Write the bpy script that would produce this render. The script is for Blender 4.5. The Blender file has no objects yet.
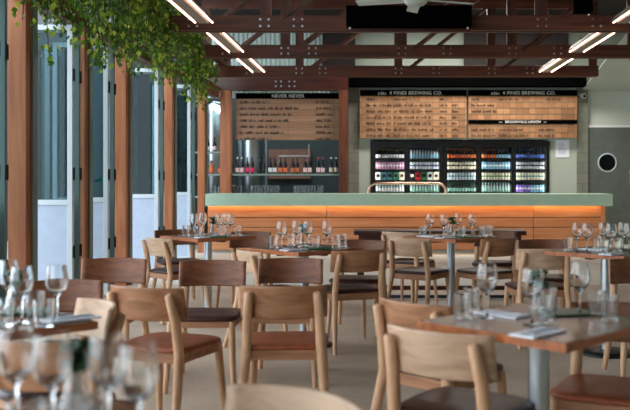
import bpy, math, random
from mathutils import Vector, Matrix
random.seed(7)
PI = math.pi
SC = bpy.context.scene
COL = SC.collection
CAMH = 1.27
F = 850.0

# ------------------------------------------------------------------ materials
def new_mat(name):
    m = bpy.data.materials.new(name); m.use_nodes = True
    nt = m.node_tree
    return m, nt, nt.nodes['Principled BSDF']

def srgb(r, g, b):
    def f(c):
        c /= 255.0
        return c / 12.92 if c <= .04045 else ((c + .055) / 1.055) ** 2.4
    return (f(r), f(g), f(b), 1)

def plain(name, rgb, rough=.5, metal=0, noise=.0, scale=8, spec=.5, bump=0):
    m, nt, p = new_mat(name)
    p.inputs['Base Color'].default_value = srgb(*rgb)
    p.inputs['Roughness'].default_value = rough
    p.inputs['Metallic'].default_value = metal
    p.inputs['Specular IOR Level'].default_value = spec
    if noise or bump:
        tc = nt.nodes.new('ShaderNodeTexCoord'); n = nt.nodes.new('ShaderNodeTexNoise')
        n.inputs['Scale'].default_value = scale; n.inputs['Detail'].default_value = 5
        nt.links.new(tc.outputs['Object'], n.inputs['Vector'])
        if noise:
            cr = nt.nodes.new('ShaderNodeValToRGB')
            c = srgb(*rgb)
            cr.color_ramp.elements[0].position = .3; cr.color_ramp.elements[1].position = .7
            cr.color_ramp.elements[0].color = tuple(v * (1 - noise) for v in c[:3]) + (1,)
            cr.color_ramp.elements[1].color = tuple(min(1, v * (1 + noise)) for v in c[:3]) + (1,)
            nt.links.new(n.outputs['Fac'], cr.inputs['Fac']); nt.links.new(cr.outputs['Color'], p.inputs['Base Color'])
        if bump:
            b = nt.nodes.new('ShaderNodeBump'); b.inputs['Strength'].default_value = bump; b.inputs['Distance'].default_value = .01
            nt.links.new(n.outputs['Fac'], b.inputs['Height']); nt.links.new(b.outputs['Normal'], p.inputs['Normal'])
    return m

def wood(name, dark, light, axis=0, rough=.45, scale=3.0, spec=.4, coord='Object'):
    """streaky grain running along one local axis"""
    m, nt, p = new_mat(name)
    tc = nt.nodes.new('ShaderNodeTexCoord'); mp = nt.nodes.new('ShaderNodeMapping')
    s = [scale * 9] * 3; s[axis] = scale * .7
    mp.inputs['Scale'].default_value = s
    n = nt.nodes.new('ShaderNodeTexNoise'); n.inputs['Scale'].default_value = 1; n.inputs['Detail'].default_value = 6; n.inputs['Distortion'].default_value = .6
    oi = nt.nodes.new('ShaderNodeObjectInfo')
    add = nt.nodes.new('ShaderNodeVectorMath'); add.operation = 'ADD'
    sc = nt.nodes.new('ShaderNodeVectorMath'); sc.operation = 'SCALE'; sc.inputs[0].default_value = (7, 3, 5)
    nt.links.new(oi.outputs['Random'], sc.inputs['Scale'])
    nt.links.new(tc.outputs[coord], mp.inputs['Vector']); nt.links.new(mp.outputs['Vector'], add.inputs[0]); nt.links.new(sc.outputs[0], add.inputs[1])
    nt.links.new(add.outputs[0], n.inputs['Vector'])
    cr = nt.nodes.new('ShaderNodeValToRGB')
    cr.color_ramp.elements[0].position = .3; cr.color_ramp.elements[1].position = .72
    cr.color_ramp.elements[0].color = srgb(*dark); cr.color_ramp.elements[1].color = srgb(*light)
    nt.links.new(n.outputs['Fac'], cr.inputs['Fac']); nt.links.new(cr.outputs['Color'], p.inputs['Base Color'])
    p.inputs['Roughness'].default_value = rough; p.inputs['Specular IOR Level'].default_value = spec
    b = nt.nodes.new('ShaderNodeBump'); b.inputs['Strength'].default_value = .15; b.inputs['Distance'].default_value = .004
    nt.links.new(n.outputs['Fac'], b.inputs['Height']); nt.links.new(b.outputs['Normal'], p.inputs['Normal'])
    return m

def emit(name, rgb, strength):
    m = bpy.data.materials.new(name); m.use_nodes = True; nt = m.node_tree; nt.nodes.clear()
    e = nt.nodes.new('ShaderNodeEmission'); o = nt.nodes.new('ShaderNodeOutputMaterial')
    e.inputs['Color'].default_value = srgb(*rgb); e.inputs['Strength'].default_value = strength
    nt.links.new(e.outputs[0], o.inputs['Surface']); return m

def thin_glass(name, tint=(245, 250, 250), ior=1.5, rough=.02, spec=1.0):
    m = bpy.data.materials.new(name); m.use_nodes = True; nt = m.node_tree; nt.nodes.clear()
    o = nt.nodes.new('ShaderNodeOutputMaterial'); mx = nt.nodes.new('ShaderNodeMixShader')
    t = nt.nodes.new('ShaderNodeBsdfTransparent'); g = nt.nodes.new('ShaderNodeBsdfGlossy'); fr = nt.nodes.new('ShaderNodeLayerWeight'); pw = nt.nodes.new('ShaderNodeMath'); pw.operation = 'POWER'; pw.inputs[1].default_value = 3.6; ma = nt.nodes.new('ShaderNodeMath'); ma.operation = 'MULTIPLY_ADD'; ma.inputs[1].default_value = .42 if ior > 1.55 else .55; ma.inputs[2].default_value = (ior - 1) ** 2 / (ior + 1) ** 2 * .25; ma.use_clamp = True
    t.inputs['Color'].default_value = srgb(*tint); g.inputs['Roughness'].default_value = rough
    g.inputs['Color'].default_value = (spec, spec, spec, 1)
    nt.links.new(fr.outputs['Facing'], pw.inputs[0]); nt.links.new(pw.outputs[0], ma.inputs[0]); nt.links.new(ma.outputs[0], mx.inputs['Fac']); nt.links.new(t.outputs[0], mx.inputs[1]); nt.links.new(g.outputs[0], mx.inputs[2])
    nt.links.new(mx.outputs[0], o.inputs['Surface']); return m

M = {}
M['oak'] = wood('natural_oak', (136, 92, 62), (180, 130, 94), 0, .42)
M['oak_leg'] = wood('oak_leg', (178, 134, 98), (220, 176, 138), 2, .42)
M['lit_pale_oak'] = wood('lit_pale_oak', (172, 140, 112), (208, 176, 146), 0, .45)  # window light on turned chair backs put into this paler oak
M['shaded_oak'] = wood('shaded_oak_front', (90, 50, 28), (132, 80, 48), 0, .5)  # same oak, with the shade on front faces put into the colour
M['leather'] = plain('brown_leather', (60, 32, 26), .42, spec=.35, noise=.25, scale=30)
M['leather_tan'] = plain('tan_leather', (140, 74, 42), .5, spec=.35, noise=.2, scale=20)
M['table'] = wood('table_top_wood', (92, 58, 40), (140, 94, 66), 0, .22, spec=.6)
M['table_edge'] = wood('table_edge_wood', (140, 78, 42), (186, 112, 64), 0, .35)
M['dark_table'] = wood('dark_stained_wood', (44, 20, 14), (84, 40, 26), 0, .35)
M['steel'] = plain('brushed_steel', (190, 200, 206), .28, 1)
M['black_metal'] = plain('black_metal', (22, 24, 26), .45, .3)
M['truss'] = wood('oiled_truss_timber', (62, 30, 18), (112, 60, 36), 0, .5, 1.2)
M['truss_v'] = wood('oiled_truss_timber_upright', (56, 28, 18), (100, 54, 34), 2, .5, 1.2)
M['post'] = wood('orange_timber_post', (146, 84, 50), (190, 122, 78), 2, .5, 1.6)
M['post_dark'] = wood('dark_timber_post', (74, 36, 20), (122, 66, 38), 2, .5, 1.6)
M['bar_wood'] = wood('bar_front_boards', (184, 116, 74), (224, 160, 112), 0, .4, 1.0)
M['bar_top'] = plain('sage_green_bar_top', (182, 208, 184), .4, noise=.05, scale=5)
M['plinth'] = plain('pale_plinth', (190, 190, 182), .6)
M['leaf_panel'] = plain('pale_blue_grey_door_panel', (176, 192, 212), .55, noise=.06, scale=9)
M['leaf_frame'] = plain('pale_aluminium_frame', (196, 210, 216), .4)
M['leaf_frame_dark'] = plain('shaded_frame_and_seal', (104, 120, 114), .45)  # rear leaves' shade put into the frame colour; also colours post seals
M['gasket'] = plain('black_gasket', (16, 18, 20), .6)
M['glass'] = thin_glass('window_glass', (204, 218, 221), 1.5, .01)
M['clear'] = thin_glass('drinking_glass', (244, 250, 250), 1.62, .03)
def real_glass(name):
    m, nt, p = new_mat(name)
    p.inputs['Transmission Weight'].default_value = 1; p.inputs['IOR'].default_value = 1.45; p.inputs['Roughness'].default_value = 0.0
    p.inputs['Base Color'].default_value = (.97, .99, .99, 1); return m
M['clear'] = real_glass('drinking_glass')
M['fridge_glass'] = thin_glass('fridge_glass', (250, 250, 250), 1.35, .02, .5)
M['sage_wall'] = plain('sage_painted_wall', (176, 182, 168), .8, noise=.04, scale=2)
M['pale_wall'] = plain('pale_plaster', (196, 202, 190), .85, noise=.03, scale=2)
M['ceiling'] = plain('pale_ceiling', (178, 182, 172), .85, noise=.03, scale=1.5)
M['dark_roof'] = plain('dark_roof_lining', (34, 27, 24), .9)
M['dark_wall'] = plain('dark_green_wall', (34, 44, 42), .7, noise=.15, scale=3)
M['slate'] = plain('slate_grey_door', (92, 98, 92), .6, noise=.12, scale=6)
M['black'] = plain('matt_black', (5, 5, 5), 1, spec=0)
M['white'] = plain('white_paint', (226, 228, 226), .5)
M['paper'] = plain('white_paper', (232, 232, 238), .7)
M['copper'] = plain('copper_tube', (224, 182, 162), .25, 1)
M['green_menu'] = plain('green_menu_cover', (14, 78, 42), .4)
M['leafy'] = plain('dark_green_sprig', (34, 72, 44), .6)
M['soil_pot'] = plain('grey_pot', (120, 124, 122), .6)
M['shelf'] = plain('pale_green_shelf', (132, 150, 140), .5)
M['counter'] = plain('steel_counter', (120, 126, 126), .35, .8)
M['teal'] = plain('blue_black_strip', (20, 44, 58), .5)
M['brick'] = plain('brown_brick', (110, 74, 60), .8, noise=.2, scale=12)
M['teal_cloth'] = plain('teal_tarp', (30, 170, 140), .6)

# concrete floor
def floor_mat():
    m, nt, p = new_mat('polished_concrete')
    tc = nt.nodes.new('ShaderNodeTexCoord'); n = nt.nodes.new('ShaderNodeTexNoise'); n2 = nt.nodes.new('ShaderNodeTexNoise')
    n.inputs['Scale'].default_value = 1.3; n.inputs['Detail'].default_value = 8; n2.inputs['Scale'].default_value = 30; n2.inputs['Detail'].default_value = 4
    mix = nt.nodes.new('ShaderNodeMath'); mix.operation = 'MULTIPLY_ADD'; mix.inputs[1].default_value = .3
    nt.links.new(tc.outputs['Object'], n.inputs['Vector']); nt.links.new(tc.outputs['Object'], n2.inputs['Vector'])
    nt.links.new(n2.outputs['Fac'], mix.inputs[0]); nt.links.new(n.outputs['Fac'], mix.inputs[2])
    cr = nt.nodes.new('ShaderNodeValToRGB'); cr.color_ramp.elements[0].position = .45; cr.color_ramp.elements[1].position = .85
    cr.color_ramp.elements[0].color = srgb(166, 146, 126); cr.color_ramp.elements[1].color = srgb(206, 186, 164)
    nt.links.new(mix.outputs[0], cr.inputs['Fac']); nt.links.new(cr.outputs['Color'], p.inputs['Base Color'])
    p.inputs['Roughness'].default_value = .5; return m
M['floor'] = floor_mat()

def tile_mat(name, c1, c2, mortar, bw, bh, off=0.0, msize=.01, axes='XZ'):
    m, nt, p = new_mat(name)
    tc = nt.nodes.new('ShaderNodeTexCoord'); sx = nt.nodes.new('ShaderNodeSeparateXYZ'); cb = nt.nodes.new('ShaderNodeCombineXYZ')
    nt.links.new(tc.outputs['Object'], sx.inputs[0]); nt.links.new(sx.outputs[axes[0]], cb.inputs['X']); nt.links.new(sx.outputs[axes[1]], cb.inputs['Y'])
    b = nt.nodes.new('ShaderNodeTexBrick'); b.offset = off
    b.inputs['Color1'].default_value = srgb(*c1); b.inputs['Color2'].default_value = srgb(*c2); b.inputs['Mortar'].default_value = srgb(*mortar)
    b.inputs['Scale'].default_value = 1; b.inputs['Mortar Size'].default_value = msize
    b.inputs['Brick Width'].default_value = bw; b.inputs['Row Height'].default_value = bh
    nt.links.new(cb.outputs[0], b.inputs['Vector']); nt.links.new(b.outputs['Color'], p.inputs['Base Color'])
    p.inputs['Roughness'].default_value = .6; return m
M['block'] = tile_mat('concrete_block', (118, 119, 106), (130, 130, 115), (104, 104, 94), .4, .2, .5, .008)
M['menu_tile'] = tile_mat('wooden_menu_tiles', (176, 126, 86), (136, 92, 58), (84, 64, 48), .125, .118, .0, .003)
M['menu_slat'] = tile_mat('wooden_menu_slats', (168, 126, 96), (150, 110, 82), (96, 78, 62), .9, .118, .0, .003)
M['dark_pane'] = plain('dark_window_pane', (16, 22, 25), .6, spec=.1)
M['siding'] = tile_mat('dark_siding', (24, 31, 34), (30, 39, 42), (14, 17, 19), 4, .15, .5, .02, 'YZ')

# ------------------------------------------------------------------ mesh builder
def hard(prof, e=.0006):
    out = []
    for a, b in zip(prof, prof[1:]):
        L = math.hypot(b[0] - a[0], b[1] - a[1]); t = min(.3, e / L)
        out += [a, (a[0] + (b[0] - a[0]) * t, a[1] + (b[1] - a[1]) * t), (a[0] + (b[0] - a[0]) * (1 - t), a[1] + (b[1] - a[1]) * (1 - t))]
    return out + [prof[-1]]
class MB:
    def __init__(s): s.v = []; s.f = []; s.mi = []; s.sm = []
    def add(s, vs, fs, mi=0, smooth=False):
        o = len(s.v); s.v += [tuple(v) for v in vs]
        for f in fs: s.f.append(tuple(i + o for i in f)); s.mi.append(mi); s.sm.append(smooth)
    def box(s, x0, x1, y0, y1, z0, z1, mi=0, mat=None):
        vs = [Vector((x, y, z)) for z in (z0, z1) for y in (y0, y1) for x in (x0, x1)]
        if mat is not None: vs = [mat @ v for v in vs]
        s.add(vs, [(0, 2, 3, 1), (4, 5, 7, 6), (0, 1, 5, 4), (2, 6, 7, 3), (0, 4, 6, 2), (1, 3, 7, 5)], mi)
        return s
    def bar(s, p, q, w, h, mi=0, up=(0, 0, 1)):
        p = Vector(p); q = Vector(q); d = q - p; L = d.length; d.normalize(); u = Vector(up)
        if abs(d.dot(u)) > .95: u = Vector((0, 1, 0))
        r = d.cross(u).normalized(); u = r.cross(d)
        vs = [c + r * a * w / 2 + u * b * h / 2 for c in (p, q) for a, b in ((-1, -1), (1, -1), (1, 1), (-1, 1))]
        s.add(vs, [(3, 2, 1, 0), (4, 5, 6, 7), (0, 1, 5, 4), (1, 2, 6, 5), (2, 3, 7, 6), (3, 0, 4, 7)], mi); return s
    def tube(s, pts, radii, n=10, mi=0, cap=True):
        pts = [Vector(p) for p in pts]
        if not hasattr(radii, '__len__'): radii = [radii] * len(pts)
        rings = []
        ref = None
        for i, p in enumerate(pts):
            d = (pts[min(i + 1, len(pts) - 1)] - pts[max(i - 1, 0)]).normalized()
            if ref is None: ref = Vector((1, 0, 0)) if abs(d.x) < .9 else Vector((0, 1, 0))
            a = (ref - d * ref.dot(d)).normalized(); ref = a; b = d.cross(a)
            rings.append([p + (a * math.cos(2 * PI * k / n) + b * math.sin(2 * PI * k / n)) * radii[i] for k in range(n)])
        vs = [v for r in rings for v in r]; fs = []
        for i in range(len(pts) - 1):
            for k in range(n):
                fs.append((i * n + k, i * n + (k + 1) % n, (i + 1) * n + (k + 1) % n, (i + 1) * n + k))
        s.add(vs, fs, mi, True)
        if cap:
            s.add(rings[0], [tuple(reversed(range(n)))], mi); s.add(rings[-1], [tuple(range(n))], mi)
        return s
    def lathe(s, prof, n=16, c=(0, 0, 0), mi=0):
        vs = []; fs = []; rows = []
        for r, z in prof:
            if r < 1e-5: rows.append([len(vs)]); vs.append(Vector((c[0], c[1], c[2] + z)))
            else:
                rows.append(list(range(len(vs), len(vs) + n)))
                vs += [Vector((c[0] + r * math.cos(2 * PI * k / n), c[1] + r * math.sin(2 * PI * k / n), c[2] + z)) for k in range(n)]
        for a, b in zip(rows, rows[1:]):
            for k in range(n):
                k2 = (k + 1) % n
                if len(a) == 1 and len(b) == 1: continue
                if len(a) == 1: fs.append((a[0], b[k2], b[k])) if False else fs.append((a[0], b[k], b[k2])[::-1])
                elif len(b) == 1: fs.append((a[k], a[k2], b[0]))
                else: fs.append((a[k], a[k2], b[k2], b[k]))
        s.add(vs, fs, mi, True); return s
    def build(s, name, mats, parent=None, bevel=0, seg=2, loc=None):
        me = bpy.data.meshes.new(name); me.from_pydata(s.v, [], s.f)
        if not isinstance(mats, (list, tuple)): mats = [mats]
        for m in mats: me.materials.append(m)
        me.polygons.foreach_set('material_index', s.mi); me.polygons.foreach_set('use_smooth', s.sm); me.update()
        o = bpy.data.objects.new(name, me); COL.objects.link(o)
        if parent: o.parent = parent
        if loc: o.location = loc
        if bevel:
            b = o.modifiers.new('bevel', 'BEVEL'); b.width = bevel; b.segments = seg; b.limit_method = 'ANGLE'
        return o

def box(name, x0, x1, y0, y1, z0, z1, mat, parent=None, bevel=0):
    cx, cy, cz = (x0 + x1) / 2, (y0 + y1) / 2, z0
    if parent: return MB().box(x0, x1, y0, y1, z0, z1).build(name, mat, parent, bevel)
    return MB().box(x0 - cx, x1 - cx, y0 - cy, y1 - cy, 0, z1 - z0).build(name, mat, None, bevel, loc=(cx, cy, cz))

def tag(o, label, cat, group=None, kind=None):
    if label: o['label'] = label
    if cat: o['category'] = cat
    if group: o['group'] = group
    if kind: o['kind'] = kind
    return o
def struct(o, label=None):
    o['kind'] = 'structure'
    if label: o['label'] = label
    return o
def empty(name, loc, rz=0):
    o = bpy.data.objects.new(name, None); COL.objects.link(o); o.location = loc; o.rotation_euler = (0, 0, rz); o.empty_display_size = .1
    return o
def copy_tree(o, parent=None):
    c = o.copy(); COL.objects.link(c); c.parent = parent
    for ch in list(o.children): copy_tree(ch, c)
    return c
def text_mesh(name, s, size, mat, loc, parent=None, ext=.002, align='CENTER'):
    cu = bpy.data.curves.new(name, 'FONT'); cu.body = s; cu.size = size; cu.extrude = ext; cu.align_x = align; cu.align_y = 'CENTER'
    cu.space_character = 1.08; cu.offset = size * .006
    tmp = bpy.data.objects.new('tmp', cu); COL.objects.link(tmp)
    dg = bpy.context.evaluated_depsgraph_get(); me = bpy.data.meshes.new_from_object(tmp.evaluated_get(dg))
    bpy.data.objects.remove(tmp); me.name = name; me.materials.clear(); me.materials.append(mat)
    o = bpy.data.objects.new(name, me); COL.objects.link(o); o.location = loc; o.rotation_euler = (PI / 2, 0, 0)
    if parent: o.parent = parent
    return o
def at(px, ppm): return ((px - 378) / ppm, F / ppm)

# ------------------------------------------------------------------ setting
XL = -3.03
YB = 16.65
struct(box('floor', -3.3, 6.2, -6, 10.3, -.1, 0, M['floor']), 'polished beige grey concrete floor')
struct(box('ground', -14, -3.3, -8, 45, -.12, -.02, plain('outside_paving', (150, 152, 150), .8, noise=.1, scale=4)), 'paving outside the folding doors')
struct(box('floor_bar', -3.3, 6.2, 10.3, 20.5, -.1, 0, plain('pale_floor', (202, 200, 188), .5, noise=.05, scale=3)), 'paler floor in front of the bar')
struct(box('wall_rear_added', -3.3, 6.35, -6.15, -6, 0, 4.5, M['pale_wall']), 'unseen wall added behind the camera so daylight comes from the left')  # added out of view so daylight enters only from the left
struct(box('trim_1', -3.0, 4.2, 13.1, 13.16, 0, .003, M['white']), 'pale joint strip across the floor')
struct(box('wall_right', 6.2, 6.35, -6, 20.5, 0, 4.5, M['pale_wall']), 'pale right side wall')
# back wall pieces
struct(box('wall_back', -.57, 5.6, 17.5, 17.6, 0, 3.1, M['sage_wall']), 'sage wall behind the fridges')
wl = MB()
wl.box(-.37, -.15, YB, 17.5, 0, 2.06).box(3.32, 3.89, YB, 17.5, 0, 2.06).box(-.37, 3.89, YB, 17.5, 2.06, 3.3)
struct(wl.build('wall_back_surround', M['sage_wall']), 'sage wall around and above the fridges')
struct(box('wall_back_pier', -.575, -.37, YB - .02, 17.5, 0, 3.3, M['block']), 'grey blockwork pier left of the fridges')
struct(box('wall_back_pillar', 3.89, 4.11, YB - .03, 17.5, 0, 3.45, M['block']), 'grey blockwork pier right of the fridges')
struct(box('wall_back_upper', 4.11, 6.2, YB + .08, 17.5, 2.33, 3.45, M['pale_wall']), 'pale wall above the slate door')
struct(box('wall_back_lower', 5.6, 6.2, YB + .06, 17.5, 0, 2.33, M['pale_wall']))
struct(box('trim_2', 4.11, 5.9, YB - .01, YB + .06, 2.3, 2.345, M['white']), 'white track above the slate door')
# slate door with porthole: panel with a round hole
def porthole_panel(x0, x1, z0, z1, y0, y1, cx, cz, r, n=32):
    mb = MB()
    for (y, flip) in ((y0, False), (y1, True)):
        vs = []
        for k in range(n):
            a = 2 * PI * k / n; c, s = math.cos(a), math.sin(a)
            vs.append((cx + r * c, y, cz + r * s))
        for k in range(n):
            a = 2 * PI * k / n; c, s = math.cos(a), math.sin(a)
            t = min([(x1 - cx) / c if c > 1e-6 else 1e9, (x0 - cx) / c if c < -1e-6 else 1e9, (z1 - cz) / s if s > 1e-6 else 1e9, (z0 - cz) / s if s < -1e-6 else 1e9])
            vs.append((cx + t * c, y, cz + t * s))
        fs = []
        for k in range(n):
            q = (k, (k + 1) % n, n + (k + 1) % n, n + k)
            fs.append(q if flip else q[::-1])
        mb.add(vs, fs)
        # corners
        for (ex, ez) in ((x0, z0), (x1, z0), (x1, z1), (x0, z1)):
            ang = math.atan2(ez - cz, ex - cx) % (2 * PI); k = int(ang / (2 * PI) * n)
            mb.add([vs[n + k], vs[n + (k + 1) % n], (ex, y, ez)], [(0, 1, 2)])
    for (a, b) in (((x0, z0), (x1, z0)), ((x1, z0), (x1, z1)), ((x1, z1), (x0, z1)), ((x0, z1), (x0, z0))):
        mb.add([(a[0], y0, a[1]), (b[0], y0, b[1]), (b[0], y1, b[1]), (a[0], y1, a[1])], [(0, 1, 2, 3)])
    return mb
px0, px1 = 4.13, 5.6
door = porthole_panel(px0, px1, .01, 2.3, YB, YB + .05, 4.49, 1.61, .17).build('door_1', M['slate'])
struct(door, 'slate grey door with round porthole window')
rg = MB(); rg.tube([(4.49 + .175 * math.cos(a * PI / 16), YB - .005, 1.61 + .175 * math.sin(a * PI / 16)) for a in range(33)], .013, 8, cap=False)
rg.build('porthole_ring', M['leaf_frame'], door)
MB().tube([(4.49, YB + .02, 1.61), (4.49, YB + .028, 1.61)], .17, 32).build('porthole_glass', M['glass'], door)
MB().tube([(4.93, YB, 1.22), (4.93, YB - .05, 1.24), (4.93, YB - .05, 1.42), (4.93, YB, 1.44)], .012, 8).build('door_handle', M['steel'], door)
struct(box('wall_back_passage', 4.0, 5.8, 17.4, 17.48, 0, 2.3, M['dark_wall']))

# brew room behind the shelves
struct(box('wall_brewroom', -4.3, -.55, 20.3, 20.4, 0, 4.5, M['dark_wall']), 'dark green wall of the room behind the shelves')
struct(box('wall_brewroom_left', -4.4, -4.3, 15.2, 20.4, 0, 4.5, M['dark_wall']))
struct(box('wall_brewroom_right', -.57, -.5, 17.5, 20.3, 0, 4.5, M['dark_wall']))
# upper gable
g = MB()
struct(box('wall_back_gable', -.95, 6.2, YB + .2, YB + .3, 3.3, 4.6, plain('gable_green_grey', (138, 148, 136), .85)), 'pale gable wall above the menu boards')
struct(box('wall_back_infill', 1.7, 3.75, YB + .1, YB + .2, 3.3, 4.45, M['dark_roof']), 'dark boarding above the right menu board')
struct(box('wall_back_infill_middle', -1.1, -.45, YB + .1, YB + .2, 3.3, 4.45, M['dark_roof']))
# corrugated sheet
cg = MB(); n = 0
x = -3.6; vs = []
while x < -.95:
    vs.append((x, n % 4)); x += .0225; n += 1
pts = []
for x, k in vs:
    y = YB + .3 + (.02 if k in (1, 2) else -.02); pts.append((x, y, 2.9)); pts.append((x, y, 4.6))
cg.add(pts, [(2 * i, 2 * i + 2, 2 * i + 3, 2 * i + 1) for i in range(len(vs) - 1)])
cgm = plain('corrugated_sheet', (206, 224, 218), .45)
cgo = cg.build('wall_back_corrugated', cgm); struct(cgo, 'pale corrugated sheet gable wall')
so = cgo.modifiers.new('s', 'SOLIDIFY'); so.thickness = .003
# ceiling
struct(box('ceiling', -3.4, 6.2, -6, 18, 4.45, 4.6, M['dark_roof']), 'dark roof lining above the trusses')  # unseen near part added overhead to keep daylight to the left side
sl = MB(); sl.add([(4.0, 16.72, 3.02), (6.2, 16.72, 3.02), (6.2, 9.5, 4.44), (4.0, 9.5, 4.44), (4.0, 16.72, 3.03), (6.2, 16.72, 3.03), (6.2, 9.5, 4.45), (4.0, 9.5, 4.45)],
                  [(0, 1, 2, 3), (4, 7, 6, 5), (0, 3, 7, 4), (1, 5, 6, 2), (0, 4, 5, 1)])
struct(sl.build('ceiling_slope', M['ceiling']), 'pale sloping ceiling on the right')
# lintels
struct(box('trim_3', -3.4, -.57, 16.3, 16.48, 2.99, 3.3, M['dark_table']), 'timber lintel above the drinks shelves')
struct(box('trim_4', -.6, 4.0, 16.3, 16.6, 3.075, 3.3, M['black']), 'black lintel above the menu boards')
# left side header and kerb
struct(box('trim_5', -3.16, -3.04, -6.0, 16.3, 2.84, 3.05, M['post_dark']), 'timber header over the folding doors')

# ---------- folding door posts (part of the wall)
for i, (pxr, w) in enumerate(((28, .15), (86, .115), (127, .13), (173, .12), (205, .12))):
    y = F * 3.03 / (378 - pxr)
    o = box('wall_left_post', XL - w, XL, y - .05, y + .09, 0, 2.84, M['post']); struct(o, 'orange timber post between the folding doors')
    if i == 0:
        box('post_groove', XL - .09, XL - .03, y - .053, y - .04, 0, 2.84, M['post_dark']).parent = o
        o.children[0].location = (0, 0, 0); 
        me = o.children[0].data
        for v in me.vertices: v.co.x += 0.015; v.co.y += -.055
    mb = MB(); mb.box(-.02, 0, -.05, .05, 0, 2.84)
    c = mb.build('post_seal', M['leaf_frame_dark'], o); c.location = (w / 2 + .021, .09, 0)

# ---------- folded glazed leaves: two leaves back to back
def make_leaf(frame, back=False, w=.60):
    """glazed leaf, local x from -w to 0, z from .02"""
    H = 2.74
    root = empty('door_leaf', (0, 0, 0))
    f = MB(); t = .022
    f.box(-.05, 0, -t, t, 0, H).box(-w, -w + .05, -t, t, 0, H).box(-w + .05, -.05, -t, t, H - .05, H).box(-w + .05, -.05, -t, t, 1.01, 1.06).box(-w + .05, -.05, -t, t, 0, .06)
    f.build('frame', frame, root, .003)
    box('lower_panel', -w + .05, -.05, -.008, .008, .06, 1.01, M['leaf_panel'], root)
    box('glass_pane', -w + .05, -.05, -.004, .004, 1.06, H - .05, M['glass'], root)
    for z in (.5, 1.25, 2.2): MB().tube([(.008, 0, z), (.008, 0, z + .12)], .012, 8).build('hinge', M['black_metal'], root)
    return root
la = make_leaf(M['leaf_frame']); lb = make_leaf(M['leaf_frame_dark'])
pos = [('nearest the camera, at the left edge', 6.55), ('between the first and second timber posts', 8.17), ('between the second and third timber posts', 9.24), ('between the third and fourth timber posts', 11.35), ('farthest, beside the bar', 13.3)]
for i, (t, y) in enumerate(pos):
    A = la if i == 0 else copy_tree(la); A.location = (-2.93, y, .02)
    tag(A, 'pale framed glazed folding door leaf ' + t, 'door', 'folding door leaves')
    B = lb if i == 0 else copy_tree(lb); B.location = (-2.935, y + .2 * y / 8.17, .02); 
    tag(B, 'shade toned folding door leaf folded behind the one ' + t, 'door', 'folding door leaves')

# ---------- outside building
ob = box('neighbouring_building', -8.6, -7.8, 14.5, 46, -.02, 9, M['siding'])
tag(ob, 'dark clad building seen outside through the glazed doors', 'building')
for (y, w, z0, z1) in ((15.3, 1.2, 1.0, 3.2), (20.0, 2.6, .3, 4.4), (24.6, 2, .9, 3.4), (28.2, 2.8, .2, 4.3), (34, 3, .3, 3.6), (40, 3, .3, 3.6)):
    f = MB(); e = .12; yy = y - 30.25
    f.box(.4, .47, yy - e * 2.5, yy, z0, z1).box(.4, .45, yy + w, yy + w + e, z0, z1).box(.4, .45, yy, yy + w, z1 - e, z1).box(.4, .45, yy, yy + w, z0, z0 + e).box(.4, .44, yy + w / 2 - .03, yy + w / 2 + .03, z0 + e, z1 - e)
    fo = f.build('window', plain('weathered_frame', (128, 146, 142), .6), ob)
    MB().box(.4, .415, yy, yy + w, z0, z1).build('pane', M['dark_pane'], fo)
tp = MB(); tp.lathe([(0, 1.75), (.2, 1.7), (.6, 1.55), (1.1, 1.25), (1.08, 1.24), (.58, 1.53), (0, 1.7)], 8); 
um = empty('garden_umbrella', (-6.1, 21.5, -.02)); tp.build('canopy', M['teal_cloth'], um); MB().tube([(0, 0, 0), (0, 0, 1.8)], .025, 8).build('pole', M['leaf_frame'], um)
tag(um, 'teal umbrella standing outside beyond the glazed doors', 'umbrella')

# ------------------------------------------------------------------ trusses
BOLT = MB().tube([(0, -.014, 0), (0, 0, 0)], .014, 8).build('bolt', M['steel']); BOLT_O = BOLT; BOLT = BOLT.data; bpy.data.objects.remove(BOLT_O)
def truss(y, label):
    r = empty('roof_truss', (0, y, 0))
    MB().box(-3.03, 3.78, -.09, -.03, 3.05, 3.23).box(-3.03, 3.78, .03, .09, 3.05, 3.23).build('bottom_chord', M['truss'], r, .004)
    MB().box(-3.03, 3.78, -.05, .05, 4.22, 4.42).build('top_chord', M['truss'], r)
    for xx in (-2.95, -1.35, .35, 1.95, 3.7):
        MB().box(xx - .07, xx + .07, -.028, .028, 3.06, 4.22).build('upright', M['truss_v'], r)
    for (a, b) in ((-2.85, -1.5), (-1.2, .2), (.5, 1.85), (2.1, 3.6)):
        MB().bar((a, 0, 3.16), (b, 0, 4.22), .05, .2, up=(0, 1, 0)).build('diagonal', M['truss_v'], r)
    for xx in (-2.2, -1.35, -.95, .35, 1.0, 1.95, 2.6):
        for zz in (3.1, 3.18):
            for dx in (-.05, .05):
                o = bpy.data.objects.new('bolt', BOLT); COL.objects.link(o); o.parent = r; o.location = (xx + dx, -.09, zz)
    tag(r, label, 'roof truss', 'timber roof trusses')
truss(10.2, 'timber roof truss nearest the camera, behind the black screen case')
truss(12.4, 'middle timber roof truss between the other two')
truss(14.65, 'farthest timber roof truss directly over the bar')
for k, yy in enumerate((8.0,)):
    pass
# raking rafters across the top
for i, (a, b, lab) in enumerate((((-2.6, 9.2, 4.05), (-.3, 9.2, 3.2 + 1.2), 'brown raking brace high on the left above the lamps'),
                               ((.2, 9.6, 4.15), (3.6, 9.6, 3.4), 'brown raking brace high on the right above the black box'))):
    o = MB().bar(Vector((0, 0, 0)), Vector(b) - Vector(a), .07, .16, up=(0, 1, 0)).build('roof_brace', M['truss'], None, loc=a); tag(o, lab, 'roof brace')

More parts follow.
